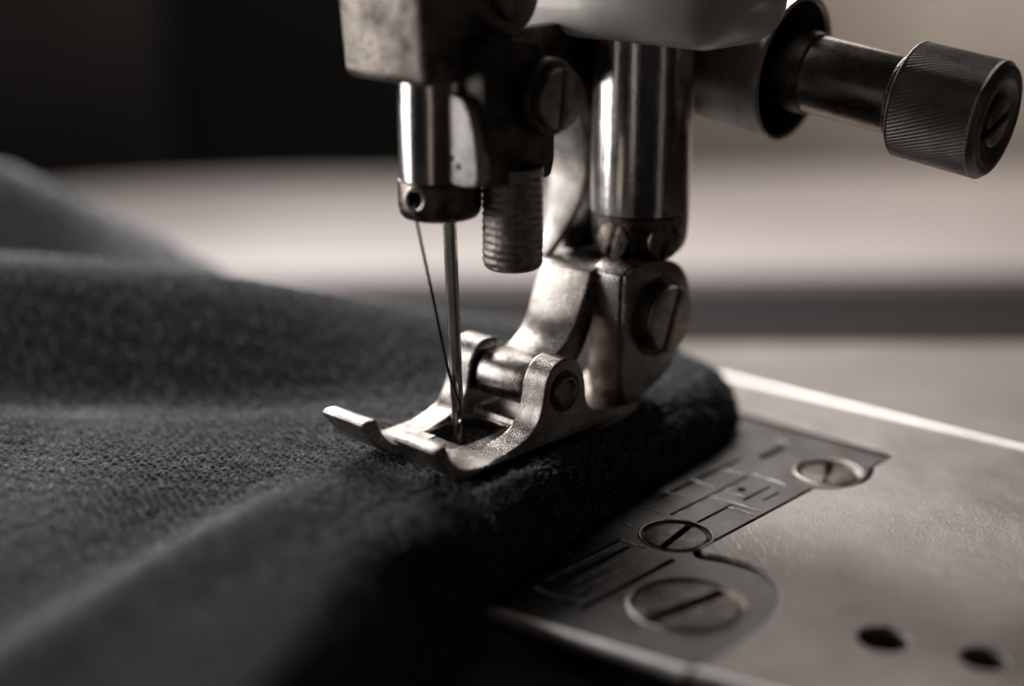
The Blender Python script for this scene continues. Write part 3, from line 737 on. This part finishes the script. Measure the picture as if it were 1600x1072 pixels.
# ================================================================ needle
needle = thing('sewing_needle', 'slender polished steel needle going down into the cloth', 'needle', (0, 0, 0.45))
bm = bmesh.new(); rings = []; n = 40
def nr(z):   # radius
    return float(np.interp(z, [0.36, 0.42, 0.50, 0.58, 0.70, 0.80, 0.95, 1.05, 1.2, 2.4], [0.003, 0.012, 0.026, 0.036, 0.046, 0.050, 0.050, 0.048, 0.050, 0.053]))
zs = [0.36 + (2.42-0.36)*i/260 for i in range(261)]
for z in zs:
    r = nr(z); ring = []
    gd = float(np.interp(z, [0.52, 0.60, 0.70, 1.0, 1.10, 2.30, 2.4], [0, 0.40, 0.62, 0.50, 0.16, 0.16, 0]))
    gw = float(np.interp(z, [0.5, 0.72, 1.0, 1.2], [0.34, 0.40, 0.34, 0.26]))
    for i in range(n):
        a = 2*math.pi*i/n
        da = (a - R(262) + math.pi) % (2*math.pi) - math.pi
        k = max(0.0, 1 - (da/(gw*2.2))**2)**0.8 if abs(da) < gw*2.2 else 0
        rr = r*(1 - gd*k)
        db = (a - R(82) + math.pi) % (2*math.pi) - math.pi      # scarf on the far side
        if 0.74 < z < 1.05 and abs(db) < 1.2: rr *= 1 - 0.35*math.sin((z-0.74)/0.31*math.pi)*(1 - abs(db)/1.2)
        lean = -0.028*(z - 0.45)
        ring.append(bm.verts.new(Vector((lean + rr*math.cos(a), rr*math.sin(a), z))))
    rings.append(ring)
for A, B in zip(rings, rings[1:]):
    for i in range(n): bm.faces.new((A[i], A[(i+1) % n], B[(i+1) % n], B[i]))
bm.faces.new(rings[0][::-1]); bm.faces.new(rings[-1])
na = bpy.data.objects.new('tmp_a', bm_mesh(bm)); COL.objects.link(na)
bm = bmesh.new(); lathe(bm, Vector((-0.006, 0.2, 0.74)), Vector((0.06, -1, 0.0)), [(0, 0.02), (0.4, 0.02)], 32)
for v in bm.verts: v.co.z = 0.74 + (v.co.z - 0.74)*3.6
cut = bpy.data.objects.new('tmp_b', bm_mesh(bm)); COL.objects.link(cut)
mo = na.modifiers.new('b', 'BOOLEAN'); mo.operation = 'DIFFERENCE'; mo.object = cut; mo.solver = 'EXACT'
bpy.context.view_layer.update()
nm = bpy.data.meshes.new_from_object(na.evaluated_get(bpy.context.evaluated_depsgraph_get()))
bpy.data.objects.remove(na); bpy.data.objects.remove(cut)
put('shaft', nm, M_NEEDLE, needle, 50)

# ================================================================ thread
th_pts = []
e0 = NX + ed*0.31 + ZA*2.43
ctrl = [e0 + Vector((0.06, 0.10, 0.06)), e0, Vector((-0.262, -0.285, 2.25)), Vector((-0.17, -0.215, 1.72)), Vector((-0.085, -0.13, 1.20)), Vector((-0.055, -0.075, 1.05)), Vector((-0.02, -0.062, 0.93)), Vector((0.012, -0.05, 0.83)), Vector((0.012, -0.02, 0.76)), Vector((0.0, 0.06, 0.70))]
def cr3(pts, n):
    out = []
    for i in range(len(pts)-1):
        p0 = pts[max(i-1, 0)]; p1 = pts[i]; p2 = pts[i+1]; p3 = pts[min(i+2, len(pts)-1)]
        for j in range(n):
            t = j/n
            out.append(0.5*((2*p1) + (p2-p0)*t + (2*p0-5*p1+4*p2-p3)*t*t + (3*p1-p0-3*p2+p3)*t**3))
    out.append(pts[-1]); return out
path = cr3(ctrl, 24)
bm = bmesh.new()
for ph in (0.0, 2.09, 4.19):       # three twisted plies
    pp = []
    for i, p in enumerate(path):
        a = i*0.62 + ph; pp.append(p + Vector((math.cos(a)*0.0058, math.sin(a)*0.0058, 0)))
    tube(bm, pp, 0.0066, 6)
rr_ = random.Random(2)
for _ in range(110):
    i = rr_.randrange(2, len(path)-2); p = path[i]
    d = Vector((rr_.uniform(-1, 1), rr_.uniform(-1, 0.4), rr_.uniform(-1, 1))).normalized()
    l = rr_.uniform(0.015, 0.035)
    tube(bm, [p, p + d*l*0.5 + Vector((0, 0, rr_.uniform(-.006, .006))), p + d*l], 0.0009, 3)
thr_ = put('sewing_thread', bm_mesh(bm), M_THREAD, None, 60)
tag(thr_, 'thin black thread slanting from the eyelet to the needle eye', 'thread')

# ================================================================ machine head and thumb screw
head = thing('machine_housing', 'off white painted underside of the sewing machine head', 'machine head', P(2.4, 0.8, 3.4))
bm = bmesh.new()
vuz_box(bm, 1.25, 2.35, -1.35, 1.37, 3.475, 6.0, 0.30, 10)
for v in bm.verts: v.co += UA*0.12*max(0, min(1.5, v.co.z - 3.5))
put('casting', bm_mesh(bm), M_HEAD, head, 60)
ka, kt = R(38), R(8.2)
KD = Vector((math.cos(ka)*math.cos(kt), -math.sin(ka)*math.cos(kt), -math.sin(kt)))
K0 = Vector((0.415, -11.1747, 4.9405)) + 12.35*(Vector((0, math.cos(R(18)), -math.sin(R(18)))) + Vector((1, 0, 0))*((1281-800)/2400) - Vector((0, math.sin(R(18)), math.cos(R(18))))*((118-536)/2400))
def klathe(bm, prof, n, disp=None, cap=True):
    f = 12.35/11.7
    lathe(bm, K0, KD, [(t*f, r_*f) for t, r_ in prof], n, (lambda a, t: disp(a, t/f)) if disp else None, cap)
bm = bmesh.new()
klathe(bm, [(-1.9, 0.53), (-0.28, 0.555), (-0.25, 0.570), (-0.225, 0.570), (-0.213, 0.558), (-0.215, 0.538), (-0.235, 0.525)], 96, cap=False)
put('screw_boss', bm_mesh(bm), M_BOSS, head, 35)
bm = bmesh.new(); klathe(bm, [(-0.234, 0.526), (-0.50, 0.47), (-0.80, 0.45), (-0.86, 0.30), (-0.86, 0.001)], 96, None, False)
put('socket', bm_mesh(bm), M_RECESS, head, 35)  # shade inside the cup put into a near-black colour
knob = thing('thumb_screw', 'black knurled thumb screw with slotted end standing out of the machine head', 'thumb screw', K0 + KD*0.2)
bm = bmesh.new(); klathe(bm, [(-0.85, 0.293), (0.68, 0.293), (0.685, 0.29)], 96)
put('shaft', bm_mesh(bm), M_SHAFT, knob, 35)
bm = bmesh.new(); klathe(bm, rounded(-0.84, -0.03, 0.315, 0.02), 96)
put('shaft_shade', bm_mesh(bm), M_DARK, knob, 35)  # added dark sleeve standing in for the shade on the shaft root
bm = bmesh.new(); klathe(bm, rounded(0.67, 0.735, 0.325, 0.02), 96)
put('ring', bm_mesh(bm), M_SCREW, knob, 35)
bm = bmesh.new(); prof = [(0.73, 0.33), (0.732, 0.38), (0.743, 0.405)]
for i in range(101):
    t = i/100; z = 0.755 + t*0.64
    prof.append((z, 0.432 if 0 < i < 100 else 0.422))
prof += [(1.41, 0.414), (1.43, 0.398), (1.44, 0.37), (1.44, 0.33), (1.43, 0.30), (1.40, 0.285), (1.385, 0.20), (1.385, 0.001)]
def kn(a, t):
    if not (0.77 < t < 1.38): return 0
    return -0.010*abs(((a*88/(2*math.pi)) + t*16.0) % 1.0 - 0.5)*2 - 0.003*abs(((a*88/(2*math.pi)) - t*30) % 1.0 - 0.5)
klathe(bm, prof, 704, kn)
put('knurled_knob', bm_mesh(bm), M_KNOB, knob, 60)
bm = bmesh.new(); slotted_head(bm, K0 + KD*1.38*12.35/11.7, KD, 0.20, 0.06, 0.07, 0.05, R(20), 0.025, 0.04)
put('slotted_end', bm_mesh(bm), M_KNOB, knob, 35)
